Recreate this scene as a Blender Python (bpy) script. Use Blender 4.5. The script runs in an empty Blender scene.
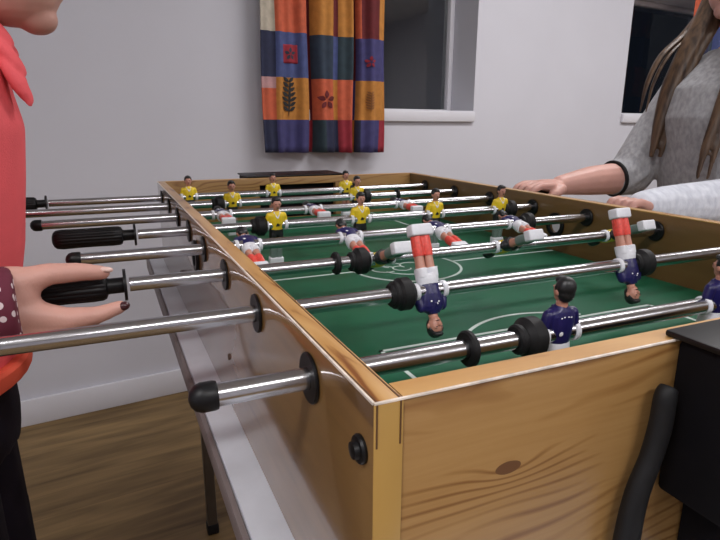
import bpy, bmesh, math, random
from mathutils import Vector, Matrix
random.seed(7)
R = math.radians
PI = math.pi
C = bpy.context.scene.collection
SC = bpy.context.scene

# ------------------------------------------------------------ camera, world, exposure
cam_d = bpy.data.cameras.new('camera'); cam = bpy.data.objects.new('camera', cam_d); C.objects.link(cam)
rx = Vector((0.91337669, -0.40710071, 0.0034698)); up = Vector((0.09909293, 0.23057665, 0.96799535)); fw = Vector((0.39487165, 0.88380056, -0.25094414))
CZ = 1.065
m = Matrix((rx, up, -fw)).transposed().to_4x4(); m.translation = Vector((0, 0, CZ))
cam.matrix_world = m
cam_d.sensor_width = 36; cam_d.lens = 565.6 / 720 * 36; cam_d.clip_start = 0.02; cam_d.clip_end = 60
SC.camera = cam

w = bpy.data.worlds.new('world'); SC.world = w; w.use_nodes = True
w.node_tree.nodes['Background'].inputs[0].default_value = (0.004, 0.005, 0.008, 1)   # night outside the windows
w.node_tree.nodes['Background'].inputs[1].default_value = 1.0
vs = SC.view_settings; vs.view_transform = 'Standard'; vs.look = 'None'; vs.gamma = 1; vs.use_curve_mapping = False; vs.exposure = 0.24
SC.display_settings.display_device = 'sRGB'

LAMP_W = 19.0       # watts of each ceiling light

# wall frame: u along the window wall, v into the room negative, z up
TH = R(5.78)
WM = Matrix.Translation((-.4085, 2.1748, 0)) @ Matrix.Rotation(TH, 4, 'Z')
def wpt(u, v, z): return WM @ Vector((u, v, z))

lamp_spots = [(-.9, -2.5), (.6, -3.4), (2.05, -1.2), (3.8, -1.4), (2.5, -4.1)]
for (u, v) in lamp_spots:
    l = bpy.data.lights.new('ceiling_lamp_light', 'AREA'); l.shape = 'RECTANGLE'; l.size = 1.15; l.size_y = .28; l.energy = LAMP_W; l.color = (1.0, .975, .98)
    o = bpy.data.objects.new('ceiling_lamp_light', l); C.objects.link(o); o.matrix_world = WM @ Matrix.Translation((u, v, 2.43))

# ------------------------------------------------------------ materials
def nmat(name):
    mt = bpy.data.materials.new(name); mt.use_nodes = True
    nt = mt.node_tree; return mt, nt, nt.nodes['Principled BSDF']
def setp(b, **k):
    al = dict(rough='Roughness', metal='Metallic', spec='Specular IOR Level', coat='Coat Weight', coatr='Coat Roughness', sheen='Sheen Weight', trans='Transmission Weight', ior='IOR', sss='Subsurface Weight')
    for a, v in k.items(): b.inputs[al[a]].default_value = v
def plain(name, col, var=.12, scale=30, bump=0.0, bscale=200, **k):
    mt, nt, b = nmat(name); setp(b, **k)
    tc = nt.nodes.new('ShaderNodeTexCoord'); n = nt.nodes.new('ShaderNodeTexNoise'); n.inputs['Scale'].default_value = scale; n.inputs['Detail'].default_value = 4
    nt.links.new(tc.outputs['Object'], n.inputs['Vector'])
    r = nt.nodes.new('ShaderNodeValToRGB'); r.color_ramp.elements[0].position = .3; r.color_ramp.elements[1].position = .7
    r.color_ramp.elements[0].color = [c*(1-var) for c in col]+[1]; r.color_ramp.elements[1].color = [min(1, c*(1+var)) for c in col]+[1]
    nt.links.new(n.outputs['Fac'], r.inputs['Fac']); nt.links.new(r.outputs['Color'], b.inputs['Base Color'])
    if bump:
        n2 = nt.nodes.new('ShaderNodeTexNoise'); n2.inputs['Scale'].default_value = bscale; n2.inputs['Detail'].default_value = 3
        nt.links.new(tc.outputs['Object'], n2.inputs['Vector'])
        bp = nt.nodes.new('ShaderNodeBump'); bp.inputs['Strength'].default_value = bump; bp.inputs['Distance'].default_value = .002
        nt.links.new(n2.outputs['Fac'], bp.inputs['Height']); nt.links.new(bp.outputs['Normal'], b.inputs['Normal'])
    return mt
def wood(name, c_lo, c_mid, c_hi, axis='X', off=(0, 0, 0), sc=1.0, rings=True, **k):
    """straight laminated grain along the axis, with long cathedral figures and knots"""
    mt, nt, b = nmat(name); setp(b, **k)
    L = nt.links.new; N = nt.nodes.new
    tc = N('ShaderNodeTexCoord'); mp = N('ShaderNodeMapping'); mp.inputs['Location'].default_value = off
    s = {'X': (1.6, 14, 14), 'Y': (14, 1.6, 14), 'Z': (14, 14, 1.6)}[axis]
    mp.inputs['Scale'].default_value = [q*sc for q in s]; L(tc.outputs['Object'], mp.inputs['Vector'])
    n1 = N('ShaderNodeTexNoise'); n1.inputs['Scale'].default_value = 1.0; n1.inputs['Detail'].default_value = 2; n1.inputs['Distortion'].default_value = .6
    L(mp.outputs['Vector'], n1.inputs['Vector'])
    mul = N('ShaderNodeMath'); mul.operation = 'MULTIPLY'; mul.inputs[1].default_value = 9 if rings else 3; L(n1.outputs['Fac'], mul.inputs[0])
    fr = N('ShaderNodeMath'); fr.operation = 'PINGPONG'; fr.inputs[1].default_value = .5; L(mul.outputs[0], fr.inputs[0])
    n2 = N('ShaderNodeTexNoise'); n2.inputs['Scale'].default_value = 6; n2.inputs['Detail'].default_value = 6; L(mp.outputs['Vector'], n2.inputs['Vector'])
    ad = N('ShaderNodeMath'); ad.operation = 'MULTIPLY_ADD'; ad.inputs[1].default_value = .75; L(fr.outputs[0], ad.inputs[0])
    m2 = N('ShaderNodeMath'); m2.operation = 'MULTIPLY'; m2.inputs[1].default_value = .75; L(n2.outputs['Fac'], m2.inputs[0]); L(m2.outputs[0], ad.inputs[2])
    r = N('ShaderNodeValToRGB'); e = r.color_ramp.elements
    e[0].position = .30; e[0].color = c_lo+(1,); e[1].position = .72; e[1].color = c_hi+(1,); em = e.new(.42); em.color = c_mid+(1,)
    L(ad.outputs[0], r.inputs['Fac']); L(r.outputs['Color'], b.inputs['Base Color'])
    return mt

def board_mat(knots):
    """flat sawn pine board: fine lines along x that flow around knots (object coordinates)"""
    mt, nt, b = nmat('pine_end_board'); setp(b, rough=.42, coat=.25, coatr=.25); L = nt.links.new; N = nt.nodes.new
    tc = N('ShaderNodeTexCoord'); sp = N('ShaderNodeSeparateXYZ'); L(tc.outputs['Object'], sp.inputs[0])
    def mth(op, a, c=None, d=None):
        n = N('ShaderNodeMath'); n.operation = op
        for i, q in enumerate((a, c, d)):
            if q is None: continue
            if isinstance(q, (int, float)): n.inputs[i].default_value = q
            else: L(q, n.inputs[i])
        return n.outputs[0]
    def noise(scale, sc, det=2):
        mp = N('ShaderNodeMapping'); mp.inputs['Scale'].default_value = scale; L(tc.outputs['Object'], mp.inputs[0])
        n = N('ShaderNodeTexNoise'); n.inputs['Scale'].default_value = sc; n.inputs['Detail'].default_value = det; L(mp.outputs[0], n.inputs['Vector']); return n.outputs['Fac']
    h = mth('MULTIPLY_ADD', sp.outputs['X'], -.09, sp.outputs['Z'])
    h = mth('MULTIPLY_ADD', noise((2.0, 1, 7), 1.6), .075, h)
    kd = None
    for (kx, kz, sx, sz, am, rr) in knots:
        dx = mth('DIVIDE', mth('SUBTRACT', sp.outputs['X'], kx), sx); dz = mth('DIVIDE', mth('SUBTRACT', sp.outputs['Z'], kz), sz)
        q = mth('ADD', mth('MULTIPLY', dx, dx), mth('MULTIPLY', dz, dz)); g = mth('EXPONENT', mth('MULTIPLY', q, -1.0)); h = mth('MULTIPLY_ADD', g, am, h)
        if rr:
            k = mth('LESS_THAN', mth('MULTIPLY_ADD', noise((60, 1, 90), 1), .08, q), rr); kd = k if kd is None else mth('MAXIMUM', kd, k)
    f = mth('PINGPONG', mth('MULTIPLY', h, 95.0), .5)
    ln = mth('SMOOTH_MIN', mth('DIVIDE', f, .22), 1.0, .1)
    mask = N('ShaderNodeMapRange'); mask.inputs[1].default_value = .40; mask.inputs[2].default_value = .60; L(noise((2.6, 1, 13), 2.2), mask.inputs[0])
    ln = mth('ADD', mth('MULTIPLY', mth('SUBTRACT', 1.0, ln), mask.outputs[0]), mth('MULTIPLY', noise((3, 1, 70), 4, 5), .34))
    r = N('ShaderNodeValToRGB'); e = r.color_ramp.elements; e[0].position = .10; e[0].color = (.36, .205, .072, 1); e[1].position = .95; e[1].color = (.20, .088, .024, 1); em = e.new(.30); em.color = (.30, .16, .05, 1)
    L(ln, r.inputs[0]); mx = N('ShaderNodeMix'); mx.data_type = 'RGBA'; mx.inputs[7].default_value = (.12, .05, .018, 1)
    L(kd, mx.inputs[0]); L(r.outputs[0], mx.inputs[6]); L(mx.outputs[2], b.inputs['Base Color']); return mt
M = {}
_bx, _bz = .47894, .7205      # base of the football table, origin of its boards
M['board'] = board_mat([(.209-_bx, .860-_bz, .022, .010, .010, .24), (.209-_bx, .860-_bz, .075, .022, .012, 0), (.175-_bx, .905-_bz, .05, .014, .016, 0), (.70-_bx, .84-_bz, .02, .01, .01, .11), (.50-_bx, .77-_bz, .06, .02, .014, 0)])
M['wall'] = plain('painted_wall', (.585, .585, .64), .02, 3, bump=.06, bscale=60, rough=.85)
M['ceiling'] = plain('ceiling_paint', (.75, .75, .75), .03, 5, rough=.9)
M['white_gloss'] = plain('white_gloss_paint', (.66, .655, .70), .02, 4, rough=.4)
M['added_door'] = plain('added_dark_door', (.03, .032, .035), .1, 4, rough=.6)
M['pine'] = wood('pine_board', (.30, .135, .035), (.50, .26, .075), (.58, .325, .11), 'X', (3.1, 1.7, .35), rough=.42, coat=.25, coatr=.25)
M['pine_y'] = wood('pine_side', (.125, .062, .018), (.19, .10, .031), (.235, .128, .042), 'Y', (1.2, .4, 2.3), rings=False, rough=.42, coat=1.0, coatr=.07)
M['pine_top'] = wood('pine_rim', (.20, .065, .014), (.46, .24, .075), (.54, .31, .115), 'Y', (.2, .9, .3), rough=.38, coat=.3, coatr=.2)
M['pine_in'] = wood('pine_inner', (.085, .043, .012), (.125, .067, .019), (.15, .083, .025), 'Y', (.7, .1, .3), rings=False, rough=.45, coat=.2, coatr=.25)  # same pine, its colour darkened for the shaded inside
M['edge'] = plain('yellow_edge_band', (.42, .25, .068), .05, 12, rough=.35)
M['seam'] = plain('dark_seam', (.10, .045, .015), .1, 30, rough=.6)
M['worn'] = plain('worn_white_edge', (.72, .64, .56), .25, 90, rough=.4)
M['felt'] = plain('green_playfield', (.007, .105, .050), .06, 8, rough=.42, spec=.35)
M['line'] = plain('white_pitch_paint', (.62, .70, .67), .06, 60, rough=.45)
M['black'] = plain('black_plastic', (.005, .005, .006), .15, 40, rough=.42, spec=.3)
M['blackbox'] = plain('black_satin_plastic', (.004, .0035, .005), .2, 40, rough=.7, spec=.15)
M['rubber'] = plain('black_rubber', (.008, .008, .009), .2, 60, rough=.6, spec=.3)
M['screw'] = plain('dark_screw', (.07, .04, .03), .1, 40, rough=.5)
def chrome():
    mt, nt, b = nmat('chromed_steel'); setp(b, metal=1.0, rough=.2); b.inputs['Base Color'].default_value = (.56, .56, .585, 1)
    tc = nt.nodes.new('ShaderNodeTexCoord'); mp = nt.nodes.new('ShaderNodeMapping'); mp.inputs['Scale'].default_value = (4, 20, 20)
    n = nt.nodes.new('ShaderNodeTexNoise'); n.inputs['Scale'].default_value = 8; rr = nt.nodes.new('ShaderNodeMapRange'); rr.inputs[3].default_value = .17; rr.inputs[4].default_value = .25
    nt.links.new(tc.outputs['Object'], mp.inputs[0]); nt.links.new(mp.outputs[0], n.inputs['Vector']); nt.links.new(n.outputs['Fac'], rr.inputs[0]); nt.links.new(rr.outputs[0], b.inputs['Roughness'])
    return mt
M['chrome'] = chrome()
M['laminate'] = plain('grey_white_laminate', (.62, .645, .70), .03, 40, rough=.4)
M['lam_edge'] = plain('greyish_brown_edge', (.20, .165, .16), .1, 20, rough=.5)
M['lam_lip'] = plain('dark_edge_lip', (.07, .06, .065), .1, 20, rough=.5)
M['leg_metal'] = plain('grey_leg_metal', (.13, .11, .09), .1, 20, rough=.45, metal=.5)
M['skinfig'] = plain('figure_skin', (.50, .235, .17), .05, 300, rough=.4)
M['navy'] = plain('navy_kit', (.013, .011, .085), .1, 300, rough=.35)
M['whitep'] = plain('white_kit', (.74, .75, .80), .03, 300, rough=.35)
M['redsock'] = plain('red_socks', (.74, .075, .055), .15, 300, rough=.4)
M['greysock'] = plain('grey_socks', (.14, .20, .175), .1, 300, rough=.4)
M['yellow'] = plain('yellow_kit', (.78, .56, .02), .06, 300, rough=.4)
M['blackkit'] = plain('black_kit', (.012, .013, .014), .1, 300, rough=.4)
M['skin'] = plain('skin', (.56, .30, .245), .07, 25, bump=.1, bscale=400, rough=.5, sss=.05)
M['skin_r'] = plain('skin_ruddy', (.55, .30, .25), .07, 25, bump=.1, bscale=400, rough=.5, sss=.05)
M['nail_pale'] = plain('pale_nail', (.70, .48, .42), .05, 100, rough=.3)
M['nail_dark'] = plain('dark_nail_polish', (.05, .012, .016), .05, 100, rough=.3)
M['coral'] = plain('coral_fabric', (.80, .105, .12), .10, 14, bump=.3, bscale=500, rough=.85)
M['coral_orange'] = plain('coral_hem', (.75, .10, .05), .1, 14, rough=.85)
M['trouser'] = plain('dark_trousers', (.010, .007, .014), .2, 20, bump=.2, bscale=400, rough=.95, spec=.2)
M['shoe'] = plain('dark_shoes', (.03, .03, .035), .1, 20, rough=.5)
M['hair_dark'] = plain('dark_hair', (.02, .012, .008), .4, 80, rough=.5)
def streaks(name, c1, c2, sc=(260, 260, 5), rough=.45):
    mt, nt, b = nmat(name); setp(b, rough=rough)
    tc = nt.nodes.new('ShaderNodeTexCoord'); mp = nt.nodes.new('ShaderNodeMapping'); mp.inputs['Scale'].default_value = sc
    n = nt.nodes.new('ShaderNodeTexNoise'); n.inputs['Scale'].default_value = 1; n.inputs['Detail'].default_value = 4
    r = nt.nodes.new('ShaderNodeValToRGB'); r.color_ramp.elements[0].position = .35; r.color_ramp.elements[1].position = .68
    r.color_ramp.elements[0].color = c1+(1,); r.color_ramp.elements[1].color = c2+(1,)
    nt.links.new(tc.outputs['Object'], mp.inputs[0]); nt.links.new(mp.outputs[0], n.inputs['Vector']); nt.links.new(n.outputs['Fac'], r.inputs[0]); nt.links.new(r.outputs[0], b.inputs['Base Color'])
    bp = nt.nodes.new('ShaderNodeBump'); bp.inputs['Strength'].default_value = .5; bp.inputs['Distance'].default_value = .003
    nt.links.new(n.outputs['Fac'], bp.inputs['Height']); nt.links.new(bp.outputs['Normal'], b.inputs['Normal'])
    return mt
M['hair'] = streaks('brown_hair', (.035, .018, .010), (.15, .088, .048), (90, 90, 5))
M['sweater'] = streaks('heather_grey_knit', (.30, .30, .315), (.43, .43, .45), (110, 110, 60), .9)
M['lit_sleeve_knit'] = streaks('lit_heather_knit', (.58, .61, .69), (.76, .79, .86), (90, 50, 50), .9)  # the sweater's knit with strong light put into its colour
def dotted():
    mt, nt, b = nmat('maroon_dotted_fabric'); setp(b, rough=.85)
    tc = nt.nodes.new('ShaderNodeTexCoord'); v = nt.nodes.new('ShaderNodeTexVoronoi'); v.inputs['Scale'].default_value = 85; v.inputs['Randomness'].default_value = .55
    r = nt.nodes.new('ShaderNodeValToRGB'); r.color_ramp.interpolation = 'CONSTANT'
    r.color_ramp.elements[0].color = (.6, .5, .52, 1); r.color_ramp.elements[1].position = .30; r.color_ramp.elements[1].color = (.11, .012, .03, 1)
    nt.links.new(tc.outputs['Object'], v.inputs['Vector']); nt.links.new(v.outputs['Distance'], r.inputs[0]); nt.links.new(r.outputs[0], b.inputs['Base Color'])
    return mt
M['maroon'] = dotted()
def glass(ior):
    mt, nt, b = nmat('night_window_glass'); setp(b, rough=.04, trans=1.0, ior=ior); b.inputs['Base Color'].default_value = (.75, .8, .8, 1)
    return mt
M['glass'] = glass(1.95); M['glass_dim'] = glass(1.35)
def lampmat():
    mt, nt, b = nmat('lamp_diffuser'); b.inputs['Base Color'].default_value = (.9, .9, .9, 1)
    b.inputs['Emission Color'].default_value = (1, .97, .95, 1); b.inputs['Emission Strength'].default_value = 3.0
    return mt
M['lamp'] = lampmat()
def floor_mat():
    mt, nt, b = nmat('oak_plank_vinyl'); setp(b, rough=.55, spec=.3)
    L = nt.links.new; N = nt.nodes.new
    tc = N('ShaderNodeTexCoord'); mp = N('ShaderNodeMapping'); L(tc.outputs['Object'], mp.inputs[0])
    br = N('ShaderNodeTexBrick'); br.inputs['Scale'].default_value = 1; br.inputs['Brick Width'].default_value = 1.1; br.inputs['Row Height'].default_value = .12
    br.inputs['Mortar Size'].default_value = .0012; br.inputs['Color1'].default_value = (.2, .2, .2, 1); br.inputs['Color2'].default_value = (.8, .8, .8, 1); br.inputs['Mortar'].default_value = (.1, .1, .1, 1); br.offset = .37
    L(mp.outputs[0], br.inputs['Vector'])
    mp2 = N('ShaderNodeMapping'); mp2.inputs['Scale'].default_value = (2.2, 22, 1); L(tc.outputs['Object'], mp2.inputs[0])
    n = N('ShaderNodeTexNoise'); n.inputs['Scale'].default_value = 1.3; n.inputs['Detail'].default_value = 6; n.inputs['Distortion'].default_value = .5; L(mp2.outputs[0], n.inputs['Vector'])
    mx = N('ShaderNodeMath'); mx.operation = 'MULTIPLY_ADD'; mx.inputs[1].default_value = .22; L(br.outputs['Color'], mx.inputs[0]); L(n.outputs['Fac'], mx.inputs[2])
    r = N('ShaderNodeValToRGB'); r.color_ramp.elements[0].position = .38; r.color_ramp.elements[0].color = (.105, .064, .027, 1); r.color_ramp.elements[1].position = .8; r.color_ramp.elements[1].color = (.27, .175, .075, 1)
    L(mx.outputs[0], r.inputs[0]); L(r.outputs[0], b.inputs['Base Color']); return mt
M['floor'] = floor_mat()

# ------------------------------------------------------------ mesh helpers
def frame(d):
    d = Vector(d).normalized(); a = Vector((0, 0, 1)) if abs(d.z) < .9 else Vector((1, 0, 0))
    x = a.cross(d).normalized(); return x, d.cross(x).normalized(), d
class MB:
    def __init__(s): s.bm = bmesh.new(); s.mi = 0
    def _tag(s, faces):
        for f in faces: f.material_index = s.mi
    def box(s, lo, hi, bev=0, seg=2, mat=None):
        g = bmesh.ops.create_cube(s.bm, size=1)['verts']
        for v in g: v.co = Vector([lo[i]+(v.co[i]+.5)*(hi[i]-lo[i]) for i in range(3)])
        fs = list({f for v in g for f in v.link_faces}); s._tag(fs)
        if bev:
            es = list({e for v in g for e in v.link_edges})
            r = bmesh.ops.bevel(s.bm, geom=es, offset=bev, segments=seg, affect='EDGES', profile=.5); g = list({v for f in r['faces'] for v in f.verts} | {v for v in g if v.is_valid}); s._tag(r['faces'])
        if mat is not None:
            for v in g: v.co = mat @ v.co
        return s
    def loft(s, rings, cap=True):
        """rings: lists of equal-length point lists"""
        vs = [[s.bm.verts.new(p) for p in r] for r in rings]; n = len(vs[0]); fs = []
        for a, b in zip(vs, vs[1:]):
            for i in range(n): fs.append(s.bm.faces.new((a[i], a[(i+1) % n], b[(i+1) % n], b[i])))
        if cap:
            fs.append(s.bm.faces.new(vs[0][::-1])); fs.append(s.bm.faces.new(vs[-1]))
        s._tag(fs); return s
    def tube(s, pts, rad, n=16, cap=True, flat=None):
        pts = [Vector(p) for p in pts]; rad = rad if isinstance(rad, (list, tuple)) else [rad]*len(pts)
        rings = []; x = None
        for i, p in enumerate(pts):
            d = (pts[min(i+1, len(pts)-1)]-pts[max(i-1, 0)]).normalized()
            if x is None: x, y, _ = frame(d)
            else:
                x = (x-d*x.dot(d)).normalized(); y = d.cross(x)
            rings.append([p+x*rad[i]*math.cos(2*PI*k/n)+y*rad[i]*(flat or 1)*math.sin(2*PI*k/n) for k in range(n)])
        return s.loft(rings, cap)
    def cyl(s, a, b, r, n=24, r2=None): return s.tube([a, b], [r, r if r2 is None else r2], n)
    def lathe(s, o, d, prof, n=24):
        """prof: (distance along d, radius)"""
        x, y, d = frame(d); o = Vector(o)
        return s.loft([[o+d*t+x*r*math.cos(2*PI*k/n)+y*r*math.sin(2*PI*k/n) for k in range(n)] for t, r in prof])
    def annulus(s, o, d, ri, ro, t, n=28):
        x, y, d = frame(d); o = Vector(o)
        ring = lambda h, r: [o+d*h+x*r*math.cos(2*PI*k/n)+y*r*math.sin(2*PI*k/n) for k in range(n)]
        c = t*.25
        rs = [ring(0, ri), ring(0, ro-c), ring(c, ro), ring(t-c, ro), ring(t, ro-c), ring(t, ri)]
        vs = [[s.bm.verts.new(p) for p in r] for r in rs]; vs.append(vs[0]); fs = []
        for a, b in zip(vs, vs[1:]):
            for i in range(n): fs.append(s.bm.faces.new((a[i], a[(i+1) % n], b[(i+1) % n], b[i])))
        s._tag(fs); return s
    def ell(s, c, r, rot=None, n=16):
        g = bmesh.ops.create_uvsphere(s.bm, u_segments=n, v_segments=max(8, n*3//4), radius=1)['verts']
        for v in g:
            p = Vector((v.co.x*r[0], v.co.y*r[1], v.co.z*r[2])); v.co = (rot @ p if rot else p)+Vector(c)
        s._tag({f for v in g for f in v.link_faces}); return s
    def cap(s, a, b, ra, rb, n=14):
        a, b = Vector(a), Vector(b); x, y, d = frame(b-a); L = (b-a).length; pr = []
        for k in range(5): t = -PI/2+PI/2*k/4; pr.append((ra*math.sin(t), max(ra*math.cos(t), ra*.02)))
        for k in range(5): t = PI/2*k/4; pr.append((L+rb*math.sin(t), max(rb*math.cos(t), rb*.02)))
        return s.lathe(a, d, pr, n)
    def caps(s, pts, rad, n=14):
        for i in range(len(pts)-1): s.cap(pts[i], pts[i+1], rad[i], rad[i+1], n)
        return s
ORG = {}
def finish(me, ang=38):
    me.polygons.foreach_set('use_smooth', [True]*len(me.polygons)); me.set_sharp_from_angle(angle=R(ang)); me.update()
def obj(name, mb, mat, parent=None, origin=None, ang=38, label=None):
    if isinstance(mb, MB):
        bmesh.ops.recalc_face_normals(mb.bm, faces=mb.bm.faces)
        me = bpy.data.meshes.new(name); mb.bm.to_mesh(me); mb.bm.free()
    else: me = mb
    o = bpy.data.objects.new(name, me); C.objects.link(o)
    base = Vector(origin) if origin else (ORG.get(parent.name, Vector()) if parent else Vector())
    me.transform(Matrix.Translation(-base))
    for q in (mat if isinstance(mat, (list, tuple)) else [mat]): me.materials.append(q if not isinstance(q, str) else M[q])
    finish(me, ang)
    if parent: o.parent = parent; ORG[o.name] = ORG.get(parent.name, Vector())
    else: o.location = base; ORG[o.name] = base
    if label: o['label'] = label
    return o
def tag(o, label, cat, group=None, kind=None):
    o['label'] = label; o['category'] = cat
    if group: o['group'] = group
    if kind: o['kind'] = kind
    return o
def thing(name, label, cat, loc=(0, 0, 0), group=None):
    o = bpy.data.objects.new(name, None); C.objects.link(o); o.location = loc; ORG[o.name] = Vector(loc); o.empty_display_size = .05
    return tag(o, label, cat, group)
def struct(name, mb, mat, label=None, cat=None, parent=None):
    o = obj(name, mb, mat, parent)
    if not parent:
        o['kind'] = 'structure'
        if label: o['label'] = label; o['category'] = cat
        o.matrix_world = WM
    return o
def remesh(mb, vox, smooth=3, fac=.5):
    me = bpy.data.meshes.new('tmp'); mb.bm.to_mesh(me); mb.bm.free()
    o = bpy.data.objects.new('tmp', me); C.objects.link(o)
    r = o.modifiers.new('r', 'REMESH'); r.mode = 'VOXEL'; r.voxel_size = vox
    if smooth: q = o.modifiers.new('s', 'SMOOTH'); q.iterations = smooth; q.factor = fac
    dg = bpy.context.evaluated_depsgraph_get(); out = bpy.data.meshes.new_from_object(o.evaluated_get(dg))
    bpy.data.objects.remove(o); bpy.data.meshes.remove(me); return out
def cut(mb, cutter):
    a = bpy.data.meshes.new('a'); bmesh.ops.recalc_face_normals(mb.bm, faces=mb.bm.faces); mb.bm.to_mesh(a); mb.bm.free()
    b = bpy.data.meshes.new('b'); bmesh.ops.recalc_face_normals(cutter.bm, faces=cutter.bm.faces); cutter.bm.to_mesh(b); cutter.bm.free()
    oa = bpy.data.objects.new('a', a); ob = bpy.data.objects.new('b', b); C.objects.link(oa); C.objects.link(ob)
    md = oa.modifiers.new('b', 'BOOLEAN'); md.operation = 'DIFFERENCE'; md.solver = 'EXACT'; md.object = ob
    dg = bpy.context.evaluated_depsgraph_get(); out = bpy.data.meshes.new_from_object(oa.evaluated_get(dg))
    bpy.data.objects.remove(oa); bpy.data.objects.remove(ob); return out
def spline(pts, n=8):
    """Catmull-Rom through the points"""
    P = [Vector(p) for p in pts]; P = [P[0]*2-P[1]]+P+[P[-1]*2-P[-2]]; out = []
    for i in range(1, len(P)-2):
        for k in range(n):
            t = k/n; a, b, c, d = P[i-1:i+3]
            out.append(.5*((2*b)+(c-a)*t+(2*a-5*b+4*c-d)*t*t+(3*b-a-3*c+d)*t**3))
    out.append(P[-2]); return out
def lerp_list(v, n):
    out = []
    for a, b in zip(v, v[1:]): out += [a+(b-a)*k/n for k in range(n)]
    return out+[v[-1]]

# ------------------------------------------------------------ room shell (built in the wall frame)
UL, UR, VF, CEIL = -1.6, 5.0, -5.0, 2.5
W1 = (1.03, 2.085); W2 = (3.2, 4.35); SILL = 1.121; HEAD = 1.79
b = MB()
for (u0, u1, z0, z1) in [(UL, UR, 0, SILL), (UL, UR, HEAD, CEIL), (UL, W1[0], SILL, HEAD), (W1[1], W2[0], SILL, HEAD), (W2[1], UR, SILL, HEAD)]:
    b.box((u0, 0, z0), (u1, .26, z1))
struct('wall_back', b, 'wall')
b = MB(); b.box((UL-.12, VF-.12, 0), (UL, .26, CEIL)); struct('wall_left', b, 'wall')
b = MB(); b.box((UR, VF-.12, 0), (UR+.12, .26, CEIL)); struct('wall_right', b, 'wall')
b = MB(); b.box((UL, VF-.12, 0), (UR, VF, CEIL)); struct('wall_front', b, 'wall')
b = MB(); b.box((UL-.12, VF-.12, -.08), (UR+.12, .26, 0)); struct('floor', b, 'floor')
b = MB(); b.box((UL-.12, VF-.12, CEIL), (UR+.12, .26, CEIL+.08)); struct('ceiling', b, 'ceiling')
def base(name, lo, hi):
    b = MB(); b.box(lo, hi, .004); struct(name, b, 'white_gloss')
base('baseboard_back', (UL+.016, -.016, 0), (UR-.016, -.0005, .1))
base('baseboard_left', (UL+.0005, VF+.016, 0), (UL+.016, -.0005, .1))
base('baseboard_front', (UL+.016, VF+.0005, 0), (UR-.016, VF+.016, .1))
def added_door(name, v0, v1):
    b = MB(); b.box((UR-.03, v0, 0), (UR-.001, v1, 2.42), .004)
    for z0, z1 in ((.2, .95), (1.1, 2.25)): b.box((UR-.036, v0+.12, z0), (UR-.029, v1-.12, z1), .003)
    d = struct(name, b, 'added_door', 'unseen dark panel added on the right hand wall to darken a window reflection', 'added_door')
    h = MB(); h.caps([(UR-.03, v0+.09, 1.0), (UR-.08, v0+.09, 1.0), (UR-.08, v0+.21, 1.0)], [.008]*3); struct('added_door_handle', h, 'chrome', parent=d)
added_door('added_door_1', -1.55, -.35)  # unseen, added so the right window has something dark to reflect
def window(name, u0, u1, split, side):
    e = thing(name, 'recessed white framed window showing black night outside', 'window'); e['kind'] = 'structure'; e.matrix_world = WM; ORG[e.name] = Vector()
    z0, z1 = SILL+.001, HEAD-.001; u0 += .001; u1 -= .001; F = .026
    b = MB(); P = .17
    b.box((u0, P, z0), (u0+F, P+.05, z1), .004); b.box((u1-F, P, z0), (u1, P+.05, z1), .004)
    b.box((u0+F, P, z0), (u1-F, P+.05, z0+.012), .003); b.box((u0+F, P, z1-F), (u1-F, P+.05, z1), .004)
    obj('window_frame', b, 'white_gloss', e)
    if split:
        b = MB(); b.box((split-.012, P+.012, z0+.012), (split+.012, P+.048, z1-F), .003); obj('mullion', b, 'added_door', e)
    b = MB(); b.box((u0+F-.004, P+.026, z0+.008), (u1-F+.004, P+.032, z1-F+.004)); obj('window_pane', b, 'glass' if side == 0 else 'glass_dim', e)
    b = MB(); b.box((u0-.0, -.018, SILL-.047), (u1+.0, -.0005, SILL), .004); b.box((u0, -.004, SILL-.0), (u1, P, SILL+.004)); obj('window_sill', b, 'white_gloss', e)
    return e
e = window('window_1', *W1, None, 0)
e['label'] = 'recessed window beside the left curtain, white frame and dark glass'
e = window('window_2', *W2, None, 1)
e['label'] = 'black night window behind the long-haired person at right'

# ceiling lights
for i, (u, v) in enumerate(lamp_spots):
    e = thing('ceiling_light', 'long fluorescent ceiling light, overhead out of view', 'ceiling light', group='fluorescent ceiling lights')
    e.matrix_world = WM @ Matrix.Translation((u, v, 0)); ORG[e.name] = Vector()
    b = MB(); b.box((-.62, -.17, 2.455), (.62, .17, 2.4995), .006); obj('housing', b, 'white_gloss', e)
    b = MB(); b.box((-.58, -.14, 2.44), (.58, .14, 2.456), .004); obj('diffuser', b, 'lamp', e)

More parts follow.
